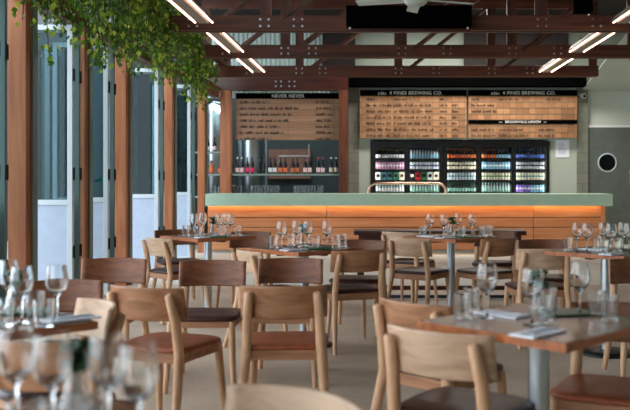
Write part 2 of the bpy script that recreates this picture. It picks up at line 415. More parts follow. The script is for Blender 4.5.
# black screen case in front of first truss
sc = empty('screen_case', (.36, 9.95, 3.06))
box('housing', -.73, .73, -.08, .08, 0.0, .24, M['black'], sc, .004)
box('screen_bar', -.72, .72, -.02, .02, -.06, -.03, M['dark_table'], sc)
mb = MB(); mb.tube([(-.69, 0, -.05), (-.69, 0, 0.01)], .012, 8); mb.tube([(.69, 0, -.05), (.69, 0, 0.01)], .012, 8); mb.build('end_fitting', M['white'], sc)
tag(sc, 'long black projector screen case fixed to the front of the nearest truss', 'screen')
sp = empty('loudspeaker', (2.42, 10.05, 3.2)); box('cabinet', -.1, .1, -.09, .05, .04, .25, M['black'], sp, .01); box('bracket', -.02, .02, .03, .1, .1, .3, M['black_metal'], sp)
tag(sp, 'small black loudspeaker on the right part of the nearest truss', 'loudspeaker')

# ceiling fan
fn = empty('ceiling_fan', (.38, 8.6, 3.04))
MB().lathe([(0, 0), (.09, .0), (.12, .03), (.12, .09), (.05, .13), (0, .13)], 20).build('motor', M['pale_wall'], fn)
MB().tube([(0, 0, .13), (0, 0, 1.4)], .015, 8).build('rod', M['pale_wall'], fn)
for k in range(5):
    a = math.radians(20 + 72 * k); R = Matrix.Rotation(a, 4, 'Z')
    m_ = MB(); m_.box(.1, .62, -.06, .06, .05, .062, mat=R @ Matrix.Rotation(math.radians(10), 4, 'X')); m_.build('blade', M['pale_wall'], fn)
tag(fn, 'pale ceiling fan hanging above the black screen case', 'ceiling fan')

# ------------------------------------------------------------------ linear pendants
M['tube'] = emit('warm_tube', (255, 206, 180), 3.5)
M['fixture'] = plain('silver_reflector', (150, 136, 124), .5, .2)
def make_pendant():
    L = 1.75; r = empty('linear_pendant', (0, 0, 0))
    b = MB()
    # batwing reflector, cross-section swept along y
    prof = [(-.13, 0), (-.075, .07), (-.02, .03), (0, .0), (.02, .03), (.075, .07), (.13, 0)]
    prof2 = [(x * 1.0, z + .008) for x, z in prof]
    vs = []
    for y in (-L / 2, L / 2):
        vs += [(x, y, z) for x, z in prof] + [(x, y, z) for x, z in prof2]
    n = len(prof); fs = []
    for i in range(n - 1):
        fs.append((i, i + 1, 2 * n + i + 1, 2 * n + i)); fs.append((n + i, 3 * n + i, 3 * n + i + 1, n + i + 1))
        fs.append((i, n + i, n + i + 1, i + 1)); fs.append((2 * n + i, 2 * n + i + 1, 3 * n + i + 1, 3 * n + i))
    fs += [(0, 2 * n, 3 * n, n), (n - 1, 2 * n - 1, 4 * n - 1, 3 * n - 1)]
    b.add(vs, fs); b.box(-.06, .06, -L / 2, L / 2, -.012, .02); b.build('reflector', M['fixture'], r)
    for sx in (-1, 1):
        MB().tube([(sx * .1, -L / 2 + .02, -.004), (sx * .1, L / 2 - .02, -.004)], .009, 8).build('lamp_tube', M['tube'], r)
    for yy in (-.6, .6):
        MB().tube([(0, yy, .0), (0, yy, 1.33)], .003, 6).build('cable', M['black_metal'], r)
    return r
pd = make_pendant()
spots = [(-2.02, 9.0, 'nearest of the left row'), (-2.02, 11.25, 'middle of the left row'), (-2.02, 13.5, 'farthest of the left row over the bar'),
         (2.83, 9.0, 'nearest of the right row at the frame edge'), (2.83, 11.25, 'middle of the right row'), (2.83, 13.5, 'farthest of the right row over the bar')]
for i, (x, y, t) in enumerate(spots):
    o = pd if i == 0 else copy_tree(pd); o.location = (x, y, 3.1)
    tag(o, 'glowing strip lamp, ' + t, 'lamp', 'linear pendant lamps')

# ------------------------------------------------------------------ hanging vines
lm, nt, p = new_mat('vine_leaf')
tc = nt.nodes.new('ShaderNodeNewGeometry'); cr = nt.nodes.new('ShaderNodeValToRGB')
cr.color_ramp.elements[0].color = srgb(40, 78, 20); cr.color_ramp.elements[1].color = srgb(196, 206, 70)
e = cr.color_ramp.elements.new(.72); e.color = srgb(96, 136, 36)
nt.links.new(tc.outputs['Random Per Island'], cr.inputs['Fac']); nt.links.new(cr.outputs['Color'], p.inputs['Base Color']); p.inputs['Roughness'].default_value = .45
tr = nt.nodes.new('ShaderNodeBsdfTranslucent'); mx = nt.nodes.new('ShaderNodeMixShader'); mx.inputs['Fac'].default_value = .45
nt.links.new(cr.outputs['Color'], tr.inputs['Color']); nt.links.new(p.outputs[0], mx.inputs[1]); nt.links.new(tr.outputs[0], mx.inputs[2])
nt.links.new(mx.outputs[0], nt.nodes['Material Output'].inputs['Surface'])
M['vine'] = lm
M['stem'] = plain('vine_stem', (70, 62, 34), .8)
def add_leaf(mb, c, s):
    R = Matrix.Rotation(random.uniform(0, 2 * PI), 3, 'Z') @ Matrix.Rotation(random.uniform(.5, 1.5), 3, 'X') @ Matrix.Rotation(random.uniform(-.6, .6), 3, 'Y')
    shp = [(0, 0, 0), (.28, -.25, .05), (.42, -.6, .06), (.18, -.7, .02), (0, -1.15, -.03), (-.18, -.7, .02), (-.42, -.6, .06), (-.28, -.25, .05)]
    vs = [c + R @ Vector(q) * s for q in shp]
    mb.add(vs, [(0, 1, 2, 3), (0, 3, 4, 5), (0, 5, 6, 7)])
def vine(x0, x1, y0, y1, ztop, lens, ns, label):
    cx, cy = (x0 + x1) / 2, (y0 + y1) / 2
    r = empty('hanging_vine', (cx, cy, ztop)); fo = MB(); st = MB()
    for k in range(ns):
        x = random.uniform(x0, x1); y = random.uniform(y0, y1); t = (x - x0) / max(.01, x1 - x0)
        L = lens * random.uniform(.35, 1.0) * (1.1 - .75 * t)
        z = ztop + random.uniform(-.05, .25); zz = 0; pts = []
        dx = random.uniform(-.04, .04)
        while zz < L + .25:
            q = Vector((x - cx + dx * math.sin(zz * 5), y - cy + .03 * math.cos(zz * 6), z - ztop - zz)); pts.append(q)
            for _ in range(2):
                add_leaf(fo, q + Vector((random.gauss(0, .045), random.gauss(0, .045), random.gauss(0, .02))), random.uniform(.04, .075))
            zz += random.uniform(.035, .06)
        st.tube(pts, .004, 5)
    # dense crown along the top
    for k in range(int(ns * 22)):
        q = Vector((random.uniform(x0 - .05, x1 + .05) - cx, random.uniform(y0, y1) - cy, random.uniform(-.1, .35)))
        add_leaf(fo, q, random.uniform(.05, .085))
    fo.build('foliage', M['vine'], r); st.build('stem', M['stem'], r)
    tag(r, label, 'plant', 'vines hanging over the doors')
vs_ = [(-2.98, -2.65, 5.9, 6.9, 3.1, .4, 12, 'hanging green vine at the far left top corner'),
       (-2.98, -2.35, 7.0, 8.2, 3.12, .55, 26, 'hanging green vine above the first timber post'),
       (-2.98, -2.35, 8.3, 9.4, 3.12, .55, 30, 'hanging green vine above the second timber post'),
       (-2.98, -2.4, 9.5, 10.8, 3.12, .48, 32, 'hanging green vine above the third timber post'),
       (-2.98, -2.5, 10.9, 12.1, 3.12, .5, 28, 'hanging green vine above the fourth timber post'),
       (-2.98, -2.72, 12.6, 14.4, 3.12, .62, 34, 'farthest hanging green vine at the end of the bar')]
for a in vs_: vine(*a)
vb = box('vine_beam', -2.75, -2.63, 5.2, 15.2, 3.26, 3.4, M['truss']); tag(vb, 'long timber beam buried in the hanging vines', 'beam')

# ------------------------------------------------------------------ bar
YF = 14.66
bar = empty('bar_counter', (.5, YF, 0))
bx0, bx1 = -2.98 - .5, 4.05 - .5
MB().box(bx0, bx1, -.0, .05, .82, 1.03).box(bx0, bx1, .05, .75, .88, 1.03).build('counter_top', M['bar_top'], bar, .004)
nb = 5; z1 = .80; hz = [.80, .612, .44, .225, .055]
hz = [.88, .615, .445, .225, .045]
for i in range(4):
    for (xa, xb) in ((bx0 + .02, -1.4), (-1.392, 2.2), (2.208, bx1 - .17)):
        box('front_board', xa, xb, .12, .16, hz[i + 1] + .009, hz[i] - .004 - (.01 if i == 0 else 0), M['bar_wood'], bar, .003)
box('end_post', bx1 - .165, bx1 - .1, .1, .7, .045, .875, M['bar_wood'], bar, .003)
box('carcass', bx0 + .03, bx1 - .17, .165, .7, .045, .875, M['black'], bar)
box('plinth', bx0 + .03, bx1 - .17, .17, .66, 0, .045, M['plinth'], bar)
M['led'] = emit('amber_led', (255, 180, 104), 9)
box('light_strip', bx0 + .05, bx1 - .2, .055, .075, .868, .878, M['led'], bar)
sb = MB()
for z in (.7, .66, .56, .5, .37, .3, .15):
    for dx in (-.04, .04): sb.tube([(-1.396 + dx, .115, z), (-1.396 + dx, .121, z)], .009, 8)
sb.build('screws', M['steel'], bar)
tag(bar, 'long bar counter with sage green top and horizontal timber board front', 'bar counter')

# copper rail on the bar
pts = [(-.68, 0, 0)] + [(-.68 + .14 * (1 - math.cos(a)), 0, .05 + .13 * math.sin(a)) for a in [i * PI / 2 / 6 for i in range(7)]]
pts2 = [(-x, y, z) for x, y, z in reversed(pts)]
cr_ = MB().tube(pts + pts2, .022, 12).build('tap_rail', M['copper'], None, loc=(.51, 14.95, 1.03)); tag(cr_, 'arched copper tube rail standing on the bar top', 'tap rail')

# ------------------------------------------------------------------ fridges
M['fridge_black'] = plain('fridge_black', (7, 7, 9), .35)
M['fridge_in'] = plain('fridge_lining', (74, 90, 92), .5)
M['fridge_led'] = emit('fridge_light', (242, 242, 240), 14)
M['smalltext'] = plain('grey_lettering', (190, 196, 196), .5)
YFR = 16.6
SH = [1.685, 1.48, 1.27, 1.03]
def fridge(x0, n, wd, label):
    W = n * wd + .06
    r = empty('drinks_fridge', (x0 + W / 2, YFR, 0)); h = W / 2
    b = MB()
    b.box(-h, -h + .03, 0.05, .72, 0, 2.02).box(h - .03, h, .05, .72, 0, 2.02).box(-h, h, .68, .72, 0, 2.02).box(-h, h, .05, .72, 1.93, 2.02).box(-h, h, .05, .72, 0, .2)
    b.build('cabinet', M['fridge_black'], r)
    box('lining', -h + .03, h - .03, .66, .68, .2, 1.93, M['fridge_in'], r)
    box('header', -h, h, 0, .05, 1.935, 2.03, M['fridge_black'], r)
    for i in range(n):
        a = -h + .03 + i * wd
        f = MB(); f.box(a + .004, a + .045, 0, .04, .22, 1.93).box(a + wd - .045, a + wd - .004, 0, .04, .22, 1.93).box(a + .045, a + wd - .045, 0, .04, 1.91, 1.93).box(a + .045, a + wd - .045, 0, .04, .22, .3)
        d = f.build('door', M['fridge_black'], r)
        box('glass', a + .045, a + wd - .045, .015, .02, .3, 1.91, M['fridge_glass'], d)
        box('handle', a + .015, a + .03, -.03, 0, .9, 1.3, M['black_metal'], d)
        if i: box('divider', a - .015, a + .015, .055, .66, .2, 1.93, M['fridge_black'], r)
        for z in SH + [.8, .55]:
            box('shelf', a + .03, a + wd - .03, .07, .6, z - .02, z, M['fridge_black'], r)
        box('light_strip', a + wd - .036, a + wd - .026, .06, .075, .35, 1.8, M['fridge_led'], r)
        box('light_strip', a + .026, a + .036, .06, .075, .35, 1.8, M['fridge_led'], r)
    tag(r, label, 'fridge', 'glass door fridges behind the bar'); return r
W1 = .675; W2 = .675
f1 = fridge(-.135, 2, W1, 'black two door drinks fridge behind the copper rail')
f2 = fridge(1.275, 3, W2, 'black three door drinks fridge beside the white notice')
doors = [-.135 + .03, -.135 + .03 + W1, 1.275 + .03, 1.275 + .03 + W2, 1.275 + .03 + 2 * W2]

def bottle(name, glass_c, label_c, cap_c, H=.195, R=.021, nn=10, lt=.42):
    """long-neck bottle: glass body, paper label, cap"""
    r = empty(name, (0, 0, 0))
    gm = plain('bottle_' + name, glass_c, .15) if not isinstance(glass_c, bpy.types.Material) else glass_c
    MB().lathe([(0, 0), (R, .002), (R, H * .5), (R * .85, H * .6), (R * .42, H * .76), (R * .4, H * .94), (0, H * .94)], nn).build('body', gm, r)
    MB().lathe([(R + .0008, H * .1), (R + .0012, H * .12), (R + .0012, H * lt), (R + .0008, H * lt + .002)], nn).build('paper_label', label_c, r)
    MB().lathe([(R * .44, H * .9), (R * .46, H), (0, H)], nn).build('cap', cap_c, r)
    return r
def can(name, body_c, band_c, H=.145, R=.0235, nn=10):
    r = empty(name, (0, 0, 0))
    MB().lathe([(0, 0), (R * .8, 0), (R, .012), (R, H - .014), (R * .82, H - .002), (R * .8, H), (0, H - .004)], nn).build('body', body_c, r)
    MB().lathe([(R + .001, H * .42), (R + .001, H * .62)], nn).build('printed_band', band_c, r)
    return r
def cm(rgb, rough=.4): return plain('c_%d_%d_%d' % rgb, rgb, rough)
brown_g = cm((40, 22, 14), .15); green_g = cm((24, 54, 34), .15); dark_g = cm((14, 18, 20), .12); clear_g = cm((176, 196, 196), .15)
cW = cm((232, 234, 232)); cPk = cm((206, 150, 180)); cOr = cm((232, 108, 40)); cBl = cm((70, 110, 200)); cNv = cm((34, 50, 110)); cLB = cm((130, 186, 214)); cCr = cm((222, 214, 186))
cGy = cm((190, 198, 204)); cGn = cm((60, 140, 90)); cPu = cm((140, 110, 210)); cRd = cm((200, 40, 50)); cBk = cm((20, 22, 26)); cMt = cm((150, 206, 186)); cTl = cm((80, 150, 160)); cYe = cm((222, 188, 96))
OR = ['top', 'second', 'third', 'bottom visible']; DR = ['first', 'second', 'third', 'fourth', 'fifth']
# per door, per shelf: (type, glass/body, label/band, cap, name)
plan = [
 [('b', dark_g, cW, cYe, 'white labelled'), ('c', cPk, cW, None, 'pink'), ('k', [cW, cTl, cTl, cGn, cCr], cBk, None, ''), ('b', clear_g, cW, cW, 'white labelled')],
 [('b', clear_g, cLB, cNv, 'pale blue'), ('c', cGy, cNv, None, 'silver'), ('k', [cBk, cRd, cGn, cW, cCr], cBk, None, ''), ('b', clear_g, cMt, cW, 'pale mint')],
 [('b', brown_g, cOr, cOr, 'orange labelled'), ('c', cCr, cBk, None, 'cream'), ('c', cGy, cTl, None, 'grey'), ('b', green_g, cMt, cGn, 'green')],
 [('m', brown_g, cOr, cOr, 'orange and blue labelled'), ('c', cLB, cW, None, 'pale blue'), ('c', cCr, cGn, None, 'cream and green'), ('b', clear_g, cMt, cMt, 'pale green')],
 [('b', dark_g, cBl, cBl, 'blue labelled'), ('c', cGy, cBk, None, 'grey'), ('c', cCr, cTl, None, 'cream'), ('cm', cPu, cW, None, 'purple and blue')]]
for di, rows in enumerate(plan):
    for si, (ty, a, b, c, nm) in enumerate(rows):
        z = SH[si]; x0 = doors[di] + .085; x1 = doors[di] + W1 - .08
        if ty == 'k':
            n = 5
            for k in range(n):
                xx = x0 + .02 + (x1 - x0 - .04) * k / (n - 1)
                r = empty('drinks_carton', (xx, YFR + .2, z))
                box('box', -.05, .05, -.05, .05, 0, .155, a[k], r, .003)
                MB().tube([(0, -.052, .085), (0, -.05, .085)], .034, 16).build('round_emblem', cBk if a[k] is not cBk else cCr, r)
                MB().bar((-.03, 0, .152), (.03, 0, .152), .02, .02).build('carry_handle', a[k], r)
                coln = {0: [ 'white', 'teal', 'teal', 'green', 'cream'], 1: ['black', 'red', 'green', 'white', 'cream']}[di][k]
                pl = ['leftmost', 'second from left', 'middle', 'second from right', 'rightmost'][k]
                tag(r, '%s drinks carton with round emblem, %s in the %s fridge door' % (coln, pl, DR[di]), 'drinks carton', 'drinks cartons in the fridges')
            continue
        n = 10
        protos = []
        if ty == 'b': protos = [bottle('beer_bottle', a, b, c)]
        elif ty == 'm': protos = [bottle('beer_bottle', a, b, c), bottle('beer_bottle', dark_g, cLB, cNv)]
        elif ty == 'c': protos = [can('drink_can', a, b)]
        elif ty == 'cm': protos = [can('drink_can', a, b), can('drink_can', cLB, cW)]
        used = set()
        for k in range(n):
            pi_ = 0 if len(protos) == 1 else (0 if k < 5 else 1)
            pr = protos[pi_]
            o = pr if pi_ not in used else copy_tree(pr); used.add(pi_)
            o.location = (x0 + (x1 - x0) * k / (n - 1), YFR + .15 , z)
            kind = 'bottle' if ty in 'bm' else 'can'
            nm2 = nm if len(protos) == 1 else (('orange labelled' if k < 5 else 'blue labelled') if ty == 'm' else ('purple' if k < 5 else 'pale blue'))
            lab = '%s %s, %s shelf of the %s fridge door' % (nm2, kind, OR[si], DR[di])
            tag(o, lab, kind, '%s %ss on the %s shelf of the %s fridge door' % (nm2, kind, OR[si], DR[di]))

# ------------------------------------------------------------------ menu boards
M['ink'] = plain('menu_lettering_dark', (44, 32, 26), .6)
M['white_letter'] = plain('white_lettering', (232, 232, 226), .5)
M['rail'] = plain('board_rail', (150, 130, 106), .5)
def dashes(mb, x0, x1, z, y, h=.032):
    x = x0
    while x < x1:
        wl_ = random.randint(2, 8)
        for k in range(wl_):
            if x > x1: break
            w = random.uniform(.012, .02); hh = h * random.choice((.6, .8, 1)); t = random.random()
            mb.box(x, x + .007, y - .004, y, z, z + hh)
            if t < .7: mb.box(x, x + w, y - .004, y, z + random.choice((0, hh - .008, hh / 2)), z + random.choice((0, hh - .008, hh / 2)) + .008)
            if t > .3: mb.box(x + w - .006, x + w, y - .004, y, z, z + hh)
            x += w + .008
        x += .03
def board(name, x0, x1, z0, z1, mat, head, label, rows, cols, strips=()):
    cx = (x0 + x1) / 2; yy = 16.5
    r = empty(name, (cx, yy, z0)); h = (x1 - x0) / 2; H = z1 - z0
    mb = MB().box(-h, h, 0, .04, 0, H - .115); mb.build('board', mat, r)
    box('header', -h, h, -.012, .04, H - .115, H, M['black'], r)
    text_mesh('header_lettering', head[0], head[1], M['white_letter'], (head[2], -.016, H - .062), r)
    rh = .118
    rl = MB(); k = 1
    zt = H - .115
    while zt - k * rh > 0:
        rl.box(-h, h, -.008, 0.0, zt - k * rh - .004, zt - k * rh + .004); k += 1
    rl.build('tile_rail', M['rail'], r)
    tx = MB()
    for i, rw in enumerate(rows):
        if not rw: continue
        for (a, b) in rw: dashes(tx, -h + a, -h + b, zt - (i + 1) * rh + .03, -.001, .05)
    tx.build('menu_lettering', M['ink'], r)
    for (zc, s, size) in strips:
        st = box('section_strip', -h, h, -.014, 0, zc - .04, zc + .04, M['black'], r)
        text_mesh('section_lettering', s, size, M['white_letter'], (.0, -.018, zc), r)
    return r
p2 = 51.5
X = lambda px: (px - 378) / p2
Zp = lambda py: CAMH + (180 - py) / p2
b1 = board('menu_board', X(236), X(340), Zp(140), Zp(93), M['menu_slat'], ('NEVER NEVER', .095, 0), '', 
    [[(.08, .65), (1.55, 1.85)], [(.08, 1.2), (1.55, 1.85)], [(.08, 1.1), (1.55, 1.85)], [(.08, 1.0), (1.55, 1.85)], [(.08, .85), (1.55, 1.85)], [(.08, .9), (1.55, 1.85)], [(.08, .7), (1.55, 1.85)]], None)
tag(b1, 'hanging slatted wooden menu board headed NEVER NEVER above the wine bottles', 'menu board')
b2 = board('menu_board', X(360), X(466.5), Zp(138), Zp(90), M['menu_tile'], ('4 PINES BREWING CO.', .095, .05), '',
    [[(.12, .32), (.65, 1.0), (1.55, 1.7)]] + [[(.12, .6), (.65, 1.4), (1.55, 1.68), (1.78, 1.9)]] * 6, None)
tag(b2, 'left tiled wooden menu board headed 4 PINES BREWING CO. above the fridges', 'menu board')
b3 = board('menu_board', X(468.5), X(577), Zp(138), Zp(90), M['menu_tile'], ('4 PINES BREWING CO.', .095, .12), '',
    [[(.06, .2), (.6, .95), (1.5, 1.75)], [(.06, .5)], [(.06, .55)], [], [], [(.06, .5), (.6, 1.1), (1.35, 1.65)], [(.06, .5), (.6, 1.15), (1.35, 1.65)]], None, strips=((.31, '\u2014  BROOKVALE UNION  \u2014', .07),))
tag(b3, 'right tiled wooden menu board with a second black strip below its header', 'menu board')
# pine tree marks beside headings
for b_, off in ((b2, -.62), (b3, -.55)):
    t = MB(); H = (Zp(90) - Zp(138))
    for k, (dx, s) in enumerate(((-.05, .8), (0, 1), (.04, .9), (.08, .7))):
        for j in range(3):
            z = H - .09 + j * .018 * s; w = (.022 - j * .005) * s
            t.add([(off + dx - w, -.018, z), (off + dx + w, -.018, z), (off + dx, -.018, z + .03 * s), (off + dx - w, -.012, z), (off + dx + w, -.012, z), (off + dx, -.012, z + .03 * s)],
                  [(0, 1, 2), (5, 4, 3), (0, 3, 4, 1), (1, 4, 5, 2), (2, 5, 3, 0)])
    t.build('pine_emblem', M['white_letter'], b_)
# hanger frame of first board
hf = MB(); w = .84
hf.tube([(-w, 0, 0), (-w, 0, .27), (w, 0, .27), (w, 0, 0)], .009, 6)
hf.build('hanger', M['smalltext'], b1, loc=(.0, .02, Zp(93) - Zp(140)))
pb = MB()
for i in range(4):
    for j in range(2): pb.tube([(-2.25 + .29 + i * .1 + (.06 if i > 1 else 0), 16.29, 3.07 + j * .09), (-2.25 + .29 + i * .1 + (.06 if i > 1 else 0), 16.303, 3.07 + j * .09)], .018, 8)
o = pb.build('lintel_bolts', M['steel']); o['kind'] = 'structure'; o.name = 'trim_6'

# notice, camera
o = MB().box(-.13, .13, -.006, 0, 0, .33).build('wall_notice', M['paper'], None, loc=(3.61, YB - .001, 1.72)); tag(o, 'white paper notice in thin frame on the wall right of the fridges', 'notice')
fr = MB(); fr.box(-.14, -.13, -.01, 0, -.01, .34).box(.13, .14, -.01, 0, -.01, .34).box(-.13, .13, -.01, 0, .33, .34).box(-.13, .13, -.01, 0, -.01, 0).build('frame', M['leaf_frame'], o)
tl = MB()
for k in range(9): tl.box(-.08, .08 - random.uniform(0, .06), -.0075, -.006, .06 + k * .025, .066 + k * .025)
tl.build('printed_lines', plain('violet_print', (150, 140, 190), .7), o)
c = empty('security_camera', (3.98, YB - .03, 2.9))
MB().lathe([(0, .06), (.06, .06), (.06, .02), (0, .02)], 14).build('mount', M['white'], c)
MB().tube([(0, -.02, .02), (.03, -.1, -.0)], [.045, .05], 14).build('housing', M['white'], c)
MB().tube([(.03, -.1, 0), (.034, -.112, -.002)], .03, 12).build('lens', M['black'], c)
tag(c, 'small white security camera on the pier by the menu board', 'security camera')

# ------------------------------------------------------------------ back bar shelves, posts
for (xa, xb, m_, t) in ((-3.03, -2.83, M['post'], 'left'), (-.75, -.58, M['post_dark'], 'right')):
    o = box('timber_post', xa, xb, 16.3, 16.5, 0, 2.99, m_, None, .004); tag(o, 'timber post at the %s end of the wine bottle shelf' % t, 'post')
def shelf(x0, x1, z, label):
    r = empty('wall_shelf', ((x0 + x1) / 2, 16.5, z)); h = (x1 - x0) / 2
    box('board', -h, h, -.13, .15, -.035, 0, M['shelf'], r, .002)
    b = MB()
    for s in (-1, 1): b.box(s * (h - .03) - .012, s * (h - .03) + .012, -.1, .14, -.06, -.035)
    b.build('bracket', M['black_metal'], r)
    tag(r, label, 'shelf'); return r
shelf(-2.825, -.755, 1.39, 'long pale shelf carrying the row of wine bottles')
shelf(-3.6, -3.035, 1.82, 'upper short shelf left of the timber post')
shelf(-3.6, -3.035, 1.39, 'lower short shelf left of the timber post')
bc = empty('back_counter', (-2.1, 16.75, 0))
box('worktop', -1.45, 1.5, -.25, .3, .92, .96, M['counter'], bc); box('cabinet', -1.43, 1.48, -.22, .28, .0, .92, M['dark_wall'], bc)
tag(bc, 'steel topped back counter under the wine shelf', 'counter')
WB = lambda px: (px - 378) / 51.8
def wine(label_c, cap_c, H=.32, glass=dark_g):
    return bottle('wine_bottle', glass, label_c, cap_c, H, .037, 14, .36)
cHP = cm((226, 40, 96)); cLP = cm((240, 206, 204)); cPO = cm((236, 120, 70)); cDO = cm((190, 110, 60)); cDk = cm((30, 24, 26)); cRed = cm((170, 40, 36))
wines = [((237, 241.5), cLP, cCr, 'pale pink labelled wine bottle with cream top'), ((247, 252), cHP, cBk, 'hot pink labelled wine bottle'), ((259, 263.5), cDk, cBk, 'dark labelled wine bottle'),
         ((270, 274.5), cW, cBk, 'white labelled wine bottle'), ((280, 285), cPO, cBk, 'orange labelled wine bottle'), ((292.5, 297), cDO, cBk, 'amber labelled wine bottle'),
         ((305, 309.5), cLP, cBk, 'wide pale pink labelled wine bottle'), ((318, 322.5), cLP, cRed, 'wine bottle with pale label and red top'), ((331, 336), cCr, cW, 'wine bottle with cream label and white top')]
for (xs, lc, cc, nm) in wines:
    pr = wine(lc, cc)
    for k, px in enumerate(xs):
        o = pr if k == 0 else copy_tree(pr); o.location = (WB(px), 16.45, 1.39)
        tag(o, nm + ', the %s of its pair on the shelf' % ('left' if k == 0 else 'right'), 'wine bottle', 'wine bottles on the long shelf')
for (px, z, lc, cc, nm) in ((207.5, 1.82, cW, cBk, 'dark bottle with white label, first on the upper short shelf'), (214, 1.82, cLP, cBk, 'dark bottle with pale label, middle of the upper short shelf'), (222, 1.82, cW, cBk, 'dark bottle, right on the upper short shelf')):
    o = wine(lc, cc, .32 if px > 220 else .28); o.location = (WB(px), 16.45, z); tag(o, nm, 'bottle')
o = bottle('spirit_bottle', cm((214, 120, 60), .15), cPO, cBk, .25, .05, 14); o.location = (WB(211), 16.45, 1.39); tag(o, 'amber spirit bottle on the lower short shelf', 'bottle')
o = empty('candle_jar', (WB(219.5), 16.45, 1.39)); MB().lathe([(0, 0), (.04, 0), (.042, .1), (0, .1)], 14).build('jar', cPO, o); MB().lathe([(.044, .1), (.044, .125), (0, .125)], 14).build('lid', cRed, o)
tag(o, 'small red lidded jar on the lower short shelf', 'jar')

# rows of glasses on the back counter
def make_tumbler(name='tumbler', R=.036, H=.1, n=14):
    t = .0022
    return MB().lathe(hard([(0, 0), (R * .85, 0), (R, H), (R - t, H), (R * .85 - t, .008), (0, .008)]), n).build(name, M['clear'])
bt = None
for gi, (a, b) in enumerate(((213, 239), (250, 277), (294, 321))):
    for row in range(2):
        for k in range(9):
            o = make_tumbler('beer_glass', .042, .2, 12) if bt is None else bt.copy()
            if bt is None: bt = o
            else: COL.objects.link(o)
            xx = WB(a + (b - a) * k / 8); o.location = (xx, 16.6 + row * .1, .96); 
            tag(o, 'upright beer glass in the %s cluster of glasses on the back counter' % ('left', 'middle', 'right')[gi], 'glass', '%s cluster of beer glasses on the back counter' % ('left', 'middle', 'right')[gi])

# brew room contents
def tank(x, y, R, label):
    r = empty('brewing_tank', (x, y, 0))
    MB().lathe([(0, .35), (R * .3, .4), (R, .9), (R, 2.6), (R * .7, 2.85), (0, 2.95)], 28).build('vessel', M['steel'], r)
    for k in range(3):
        a = 2 * PI * k / 3 + .5
        MB().tube([(R * .8 * math.cos(a), R * .8 * math.sin(a), 0), (R * .8 * math.cos(a), R * .8 * math.sin(a), .9)], .03, 8).build('leg', M['steel'], r)
    MB().tube([(R + .03, 0, .6), (R + .03, 0, 2.9), (0, 0, 2.95)], .02, 8).build('pipe', M['steel'], r)
    tag(r, label, 'tank')
tank(-2.75, 18.4, .3, 'steel brewing tank behind the left part of the wine shelf')
tank(-3.55, 18.3, .28, 'pale steel tank behind the short shelves at far left')
o = box('brick_panel', -2.6, -1.6, 20.2, 20.3, 1.3, 2.0, M['brick']); tag(o, 'brown panel in the room behind the wine shelf', 'panel')
o = MB().tube([(-.62, 0, -.2), (-.62, 0, 0), (0, 0, 0), (0, 0, .25)], .013, 8).build('white_pipe', M['white'], None, loc=(-1.42, 17.5, 1.76)); tag(o, 'thin white pipe bending behind the wine bottles', 'pipe')

# ------------------------------------------------------------------ dark long table
dt = empty('communal_table', (.67, 9.35, 0)); h = .93
box('tabletop', -h, h, -.2, .2, .675, .72, M['dark_table'], dt, .004)
box('apron', -h + .05, h - .05, -.16, .16, .6, .675, M['dark_table'], dt)
for sx in (-1, 1):
    for sy in (-1, 1): box('leg', sx * (h - .07) - .035, sx * (h - .07) + .035, sy * .14 - .03, sy * .14 + .03, 0.03, .6, M['dark_table'], dt)
box('stretcher', -h + .05, h - .05, -.2, -.17, .085, .13, M['dark_table'], dt)
box('floor_strip', -h + .03, h - .03, -.2, -.16, 0, .03, M['teal'], dt)  # dark blue strip along the floor below the table front
tag(dt, 'long dark stained table with low stretcher standing in front of the bar', 'table')

